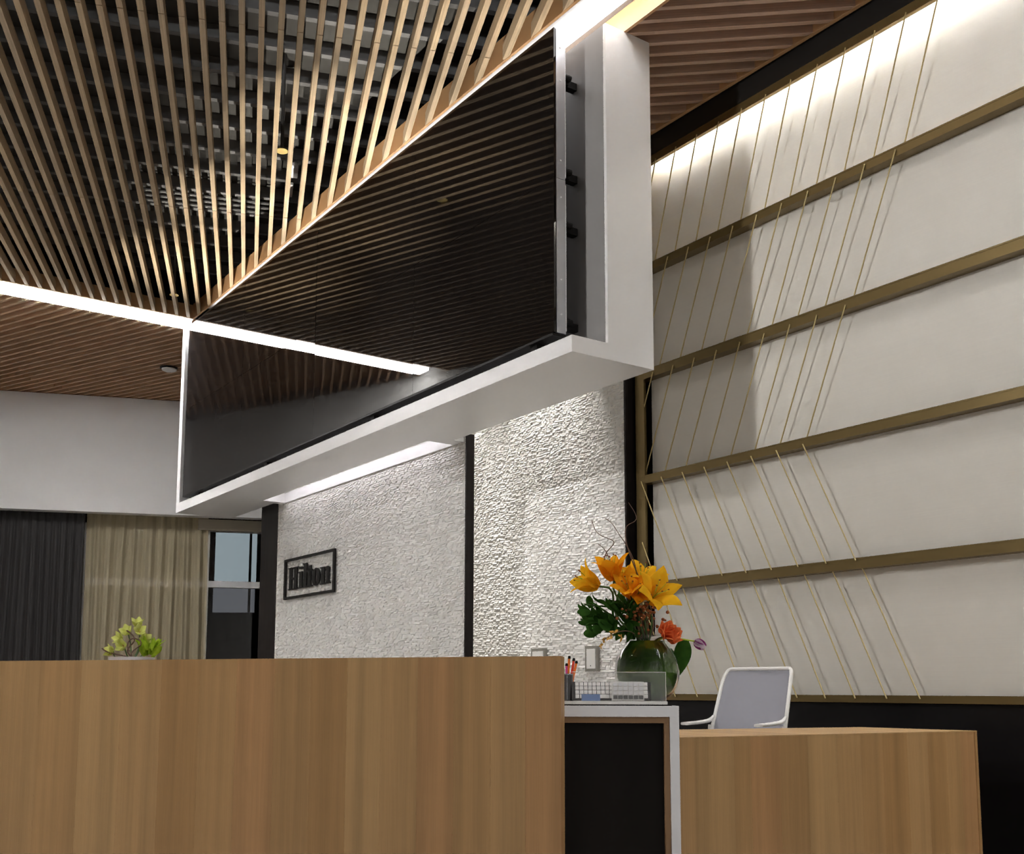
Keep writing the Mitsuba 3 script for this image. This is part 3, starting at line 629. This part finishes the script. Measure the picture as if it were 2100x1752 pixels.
obj('leaf_lining', lathe(lin, 48, vc), 'm_liner', vs_, smooth=60)

def petal(L, W, curl, open_, n=9, m=5, tip=1.0, cup=.25):
    """petal from the origin going up z and opening outwards to +x by open_ (rad), recurving by curl"""
    V = []; pos = vec(0, 0, 0); ang = open_ * .35
    for i in range(n):
        t = i / (n - 1)
        w = W * (math.sin(math.pi * min(1, (t * .93 + .07)) ** .8) ** .8 if t < .995 else .04)
        d = vec(math.sin(ang), 0, math.cos(ang)); nn = vec(math.cos(ang), 0, -math.sin(ang))
        for j in range(m):
            s = (j / (m - 1) - .5) * 2
            V.append(pos + vec(0, s * w / 2, 0) - nn * (cup * w * s * s * .5) * -1)
        pos = pos + d * L / (n - 1); ang += (open_ * .65 / n + curl * t * t * 3 / n)
    i, j = np.meshgrid(np.arange(n - 1), np.arange(m - 1), indexing='ij'); a = (i * m + j).ravel()
    return trimesh.Trimesh(np.array(V), np.vstack([np.stack([a, a + 1, a + m + 1], 1), np.stack([a, a + m + 1, a + m], 1)]), process=False)
def lily_mat(name, c, c2):
    def fn(p, n, uv):
        return mix(c, c2, fbm(p.x * 60, p.y * 60, p.z * 60, octaves=2))
    mat(name, {'type': 'principledthin', 'base_color': mikit.proc(fn), 'roughness': .5, 'diff_trans': .7}, two=False)
lily_mat('m_lily_y', (.86, .42, .015), (.88, .55, .03)); lily_mat('m_lily_o', (.88, .32, .012), (.88, .46, .02))
lily_mat('m_leaf', (.018, .060, .012), (.045, .12, .02)); lily_mat('m_leaf_y', (.42, .52, .06), (.58, .66, .12))
paint('m_stem', (.06, .12, .03), .5); paint('m_anther', (.20, .05, .01), .7); paint('m_twig', (.12, .07, .045), .7)
paint('m_berry', (.30, .10, .03), .45); paint('m_bits', (.50, .28, .06), .6)
def add_lily(px, py, axis, L, open_, curl, m, label, dd=0.0, base=None, roll=.3, n=6):
    t = thing('lily', label, 'flower', None); p = fx(px, py, dd)
    ax = np.r_[U2 * axis[0] + V2 * axis[2], axis[1]]; R = frame_to(ax, roll); bp = p - ax / np.linalg.norm(ax) * L * .35
    for q in range(n):
        pm = petal(L * (1 if q % 2 else .94), L * (.56 if q % 2 else .42), curl, open_ * (1 if q % 2 else 1.1), n=10, m=5)
        pm.apply_transform(trimesh.transformations.rotation_matrix(q * 2 * math.pi / n, [0, 0, 1]))
        obj('petal', placed(pm, R, bp), m, t, smooth=True)
    for q in range(5):
        a = q * 1.256 + .4; e = vec(.17 * L * math.cos(a), .17 * L * math.sin(a), L * .72)
        pts = np.array([[0, 0, 0.02 * L], e * .5 * vec(.6, .6, 1), e]); pts = pts @ R.T + bp
        sk_ = obj('stamen', tube(pts, .0009, 5), 'm_leaf_y', t)
        an = trimesh.creation.icosphere(1); an.apply_scale([.0035, .0022, .0022]); an.apply_translation(e @ R.T + bp); obj('anther', an, 'm_anther', sk_)
    b = fx(*base, dd * .5) if base else Fp(0, VB + .19)
    obj('stem', tube(spline([bp, bp - ax / np.linalg.norm(ax) * .05, (bp + b) / 2 + vec(0, 0, -.0), b, Fp(.0 + (bp - vc)[0] * .02, VB + .10)], 14), .0032, 8), 'm_stem', t, smooth=60)
add_lily(1207, 1190, (-.86, .42, -.15), .108, .80, 1.3, 'm_lily_y', 'yellow lily facing left, leftmost bloom of the vase', -.03, (1290, 1290))
add_lily(1258, 1162, (-.18, .95, -.25), .112, .85, 1.4, 'm_lily_o', 'deep orange lily pointing upward, highest bloom of the vase', 0, (1305, 1290), .1)
add_lily(1324, 1178, (.12, .80, -.50), .118, 1.05, 1.9, 'm_lily_y', 'golden lily with curled petals facing upward at the top right', .03, (1330, 1290), .7)
add_lily(1344, 1217, (.30, .42, -.85), .124, 1.05, 1.2, 'm_lily_y', 'large golden lily facing the viewer at the right side', -.06, (1335, 1290), .2)
add_lily(1292, 1205, (-.2, .55, -.65), .105, .9, .7, 'm_lily_o', 'orange lily half hidden at the centre of the bouquet', -.02, (1318, 1290), .5)

add_lily(1290, 1176, (-.05, .75, -.2), .085, .7, 1.2, 'm_lily_y', 'small yellow lily at the back between the orange and golden lilies', .07, (1320, 1290), .9)
add_lily(1312, 1212, (.05, .2, -.9), .085, .95, 1.2, 'm_lily_o', 'small orange lily low between the two big golden lilies', -.03, (1326, 1290), 1.3)
# dark green foliage, curling leaves at the left
fo = thing('foliage_branch', 'dark green curling leaves at the left of the bouquet', 'foliage')
rl = random.Random(3)
sp_ = [(1290, 1300), (1262, 1268), (1228, 1243), (1200, 1238)]
obj('stem', tube(spline([fx(*q) for q in sp_], 16), .003, 7), 'm_stem', fo, smooth=60)
obj('stem', tube(spline([fx(1300, 1300), fx(1255, 1290), fx(1215, 1278), fx(1192, 1268)], 16), .003, 7), 'm_stem', fo, smooth=60)
for q in range(84):
    t_ = q / 83; px = 1196 + 110 * rl.random() ** .9; py = 1228 + 70 * rl.random() + max(0, px - 1260) * .15
    if px < 1225 and q % 2: py = 1250 + 40 * rl.random()
    aa = math.atan2(py - 1275, px - 1290) + rl.uniform(-.8, .8)
    ax = (math.cos(aa), -math.sin(aa) * 1.0 + .1, rl.uniform(-.7, .3)); ax = np.r_[U2 * ax[0] + V2 * ax[2], ax[1]]
    pm = petal(rl.uniform(.048, .076), rl.uniform(.022, .032), rl.uniform(1.0, 3.0), rl.uniform(.5, 1.2), n=9, m=4, cup=.4)
    obj('leaf', placed(pm, frame_to(ax, rl.uniform(0, 6.28)), fx(px, py, rl.uniform(-.05, .05)) - ax * .02), 'm_leaf', fo, smooth=True)
# brown berry sprigs in the middle
be = thing('berry_sprig', 'rust brown berry sprig under the golden lilies', 'berries')
ms = []
for q in range(110):
    s_ = trimesh.creation.icosphere(1, rl.uniform(.003, .0058)); s_.apply_translation(fx(rl.gauss(1312, 20), rl.gauss(1256, 17), rl.uniform(-.06, .02))); ms.append(s_)
k = obj('berry', cat(ms), 'm_berry', be, smooth=True); tag(k, kind='stuff')
for q in range(6): obj('stem', tube(spline([fx(1290 + q * 9, 1245 + (q % 3) * 8, -.02), fx(1308 + q * 4, 1280), fx(1318 + q * 3, 1310)], 8), .0016, 6), 'm_twig', be)
fi = thing('dried_sprig', 'small ochre sprig drooping at the left of the vase rim', 'foliage')
for q in range(16):
    u_ = q / 15; c_ = (1232 + 40 * u_ + rl.uniform(-7, 7), 1322 - 22 * math.sin(u_ * 2.6) + rl.uniform(-7, 7))
    pm = petal(.017, .008, .6, .5, n=5, m=3); ax = np.r_[U2 * rl.uniform(-1, .3) + V2 * rl.uniform(-.5, .2), rl.uniform(-1, .5)]
    obj('leaflet', placed(pm, frame_to(ax, rl.uniform(0, 6)), fx(*c_, -.09)), 'm_bits', fi, smooth=True)
obj('stem', tube(spline([fx(1300, 1300, -.04), fx(1270, 1296, -.08), fx(1232, 1316, -.09)], 10), .0014, 6), 'm_twig', fi)
# rose
lily_mat('m_rose', (.72, .12, .035), (.80, .26, .09))
ro = thing('rose', 'coral red rose leaning over the right rim of the vase', 'flower')
rc = fx(1371, 1298, -.05); Rr = frame_to(np.r_[U2 * .45 + V2 * -.6, .55], 0)
for ring, (nq, L, op, rad) in enumerate(((3, .040, .15, .004), (4, .044, .45, .008), (5, .046, .8, .012), (6, .046, 1.2, .014))):
    for q in range(nq):
        pm = petal(L, L * .95, -.5 + ring * .45, op, n=7, m=5, cup=.5); pm.apply_translation([rad, 0, -.018])
        pm.apply_transform(trimesh.transformations.rotation_matrix(q * 2 * math.pi / nq + ring * .7, [0, 0, 1])); obj('petal', placed(pm, Rr, rc), 'm_rose', ro, smooth=True)
obj('stem', tube(spline([rc - Rr[:, 2] * .018, fx(1352, 1308, -.02), fx(1336, 1325)], 8), .003, 7), 'm_stem', ro, smooth=60)
# tulip with a leaf
lily_mat('m_tulip', (.22, .04, .16), (.36, .08, .26)); lily_mat('m_tulip_pale', (.72, .60, .70), (.80, .72, .80))
tu = thing('tulip', 'purple and white tulip bud sticking out right of the vase', 'flower')
tcn = fx(1424, 1314, -.02); Rt = frame_to(np.r_[U2 * .85 + V2 * -.1, -.5], 0)
for q in range(6):
    pm = petal(.040, .024, -.9, .55 if q % 2 else .4, n=7, m=5, cup=.7); pm.apply_transform(trimesh.transformations.rotation_matrix(q * math.pi / 3, [0, 0, 1]))
    obj('petal', placed(pm, Rt, tcn), 'm_tulip_pale' if q in (0, 3, 4) else 'm_tulip', tu, smooth=True)
obj('stem', tube(spline([tcn, fx(1400, 1310, -.02), fx(1365, 1308), fx(1340, 1320)], 12), .0024, 7), 'm_leaf_y', tu, smooth=60)
pm = petal(.115, .060, .7, .35, n=10, m=5, cup=.3)
tl = np.r_[U2 * -.28 + V2 * -.1, -.95]
obj('leaf', placed(pm, frame_to(tl, 1.2), fx(1405, 1310, .0)), 'm_leaf', tu, smooth=True)
# curly willow
for i, (pts, lab) in enumerate((([(1330, 1300), (1275, 1200), (1252, 1170), (1247, 1128), (1262, 1108), (1236, 1095), (1224, 1082), (1218, 1060)], 'thin brown willow twig curling up left above the orange lily'),
                                ([(1328, 1300), (1286, 1215), (1262, 1178), (1245, 1128), (1228, 1112)], 'short willow twig bending left among the lilies'),
                                ([(1335, 1300), (1310, 1180), (1296, 1130), (1268, 1085), (1262, 1072), (1245, 1054)], 'willow twig rising against the stone wall'),
                                ([(1338, 1300), (1300, 1150), (1285, 1085), (1290, 1072), (1311, 1056), (1306, 1036), (1295, 1021)], 'willow twig hooking across the dark wall edge'))):
    t = thing('willow_twig', lab, 'twig')
    obj('branch', tube(spline([fx(*q, .02 * math.sin(i + j)) for j, q in enumerate(pts)], 40), np.linspace(.0026, .0009, 40), 6), 'm_twig', t, smooth=60)

# ================================================================ ORCHIDS AND CONSOLE BEHIND THE COUNTER
OC = vec(1.60, 5.60)
def Op(px, py, dd=0.0):
    d = 5.5 + dd; return np.r_[U2 * ((px - 1012) / F_PX * d) + V2 * d * 1.0075, .9 + (1417 - py) / 2232 * d]
ct = thing('console_table', 'side console hidden behind the tall counter under the orchids', 'table')
obj('top', box(OC[0] - .5, OC[0] + .35, OC[1] - .22, OC[1] + .22, .905, .935), 'm_ven_t1', ct)
for sx in (-.46, .31):
    for sy in (-.18, .18): obj('leg', box(OC[0] + sx - .02, OC[0] + sx + .02, OC[1] + sy - .02, OC[1] + sy + .02, 0, .905), 'm_black', ct)
bo = thing('bowl', 'white bowl holding the yellow green orchids behind the tall counter', 'bowl')
bp = Op(268, 1353); bz = .936
obj('body', lathe([(0, 0), (.06, 0), (.10, .05), (.115, bp[2] - bz + .004), (.108, bp[2] - bz + .004), (.092, .05), (.05, .012), (0, .012)], 40, (bp[0], bp[1], bz)), 'm_quartz', bo, smooth=40)
obj('moss', lathe([(0, bp[2] - bz - .012), (.10, bp[2] - bz - .02), (.09, .05), (0, .045)], 24, (bp[0], bp[1], bz)), 'm_twig', bo)
lily_mat('m_orchid', (.56, .60, .12), (.70, .72, .28)); lily_mat('m_orchid_leaf', (.22, .36, .02), (.42, .55, .05)); paint('m_lip', (.45, .16, .08), .5)
ro2 = random.Random(5)
for i, (px, py, ax, lab) in enumerate(((246, 1315, (-.6, .3, -.7), 'yellow green orchid bloom at the left of the bowl'), (258, 1302, (-.1, .5, -.8), 'yellow green orchid bloom near the top left of the bowl'),
                                       (280, 1300, (.4, .4, -.7), 'yellow green orchid bloom on the upper right stem'), (230, 1340, (-.7, .2, -.6), 'pale green orchid bloom lowest at the left'), (277, 1287, (.1, .8, -.4), 'yellow green orchid bud at the very top of the bowl'),
                                       (292, 1316, (.5, .2, -.8), 'yellow green orchid bloom beside the lime leaves'), (252, 1330, (-.3, .2, -.9), 'pale orchid bloom low in the middle of the bowl'))):
    t = thing('orchid', lab, 'flower'); p = Op(px, py, ro2.uniform(-.04, .04)); a_ = np.r_[U2 * ax[0] + V2 * ax[2], ax[1]]; R = frame_to(a_, ro2.uniform(0, 6))
    for q in range(5):
        pm = petal(.056, .042, .3, 1.15, n=7, m=4); pm.apply_transform(trimesh.transformations.rotation_matrix(q * 2 * math.pi / 5, [0, 0, 1])); obj('petal', placed(pm, R, p), 'm_orchid', t, smooth=True)
    lm = petal(.020, .014, .9, .6, n=5, m=4); obj('lip', placed(lm, R, p), 'm_lip', t, smooth=True)
    obj('stem', tube(spline([p, p + vec(.01, .0, -.03), np.r_[bp[:2] + (p[:2] - bp[:2]) * .25, bp[2] - .01]], 10), .003, 6), 'm_stem', t, smooth=60)
ol = thing('foliage_clump', 'bright lime leaves at the right of the orchid bowl', 'foliage')
for q in range(40):
    px, py = 303 + ro2.uniform(-20, 30), 1335 + ro2.uniform(-24, 14); aa = math.atan2(py - 1352, px - 300)
    a_ = np.r_[U2 * math.cos(aa) + V2 * ro2.uniform(-.5, .3), -math.sin(aa) + .3]
    obj('leaf', placed(petal(ro2.uniform(.05, .085), .030, ro2.uniform(.2, .9), .6, n=7, m=4), frame_to(a_, ro2.uniform(0, 6)), Op((px + 300) / 2, (py + 1356) / 2, ro2.uniform(-.04, .04))), 'm_orchid_leaf', ol, smooth=True)
for i, (pts, lab) in enumerate((([(268, 1350), (262, 1330), (272, 1315), (262, 1300), (255, 1296)], 'dark curled vine at the middle of the orchids'), ([(268, 1350), (275, 1334), (286, 1322), (270, 1312), (258, 1325), (264, 1338)], 'dark looped vine among the orchids'), ([(262, 1352), (240, 1346), (222, 1342), (206, 1333)], 'dark twig pointing left from the orchid bowl'))):
    t = thing('vine', lab, 'twig'); obj('strand', tube(spline([Op(*q, -.06) for q in pts], 30), .0035, 6), 'm_twig', t, smooth=60)
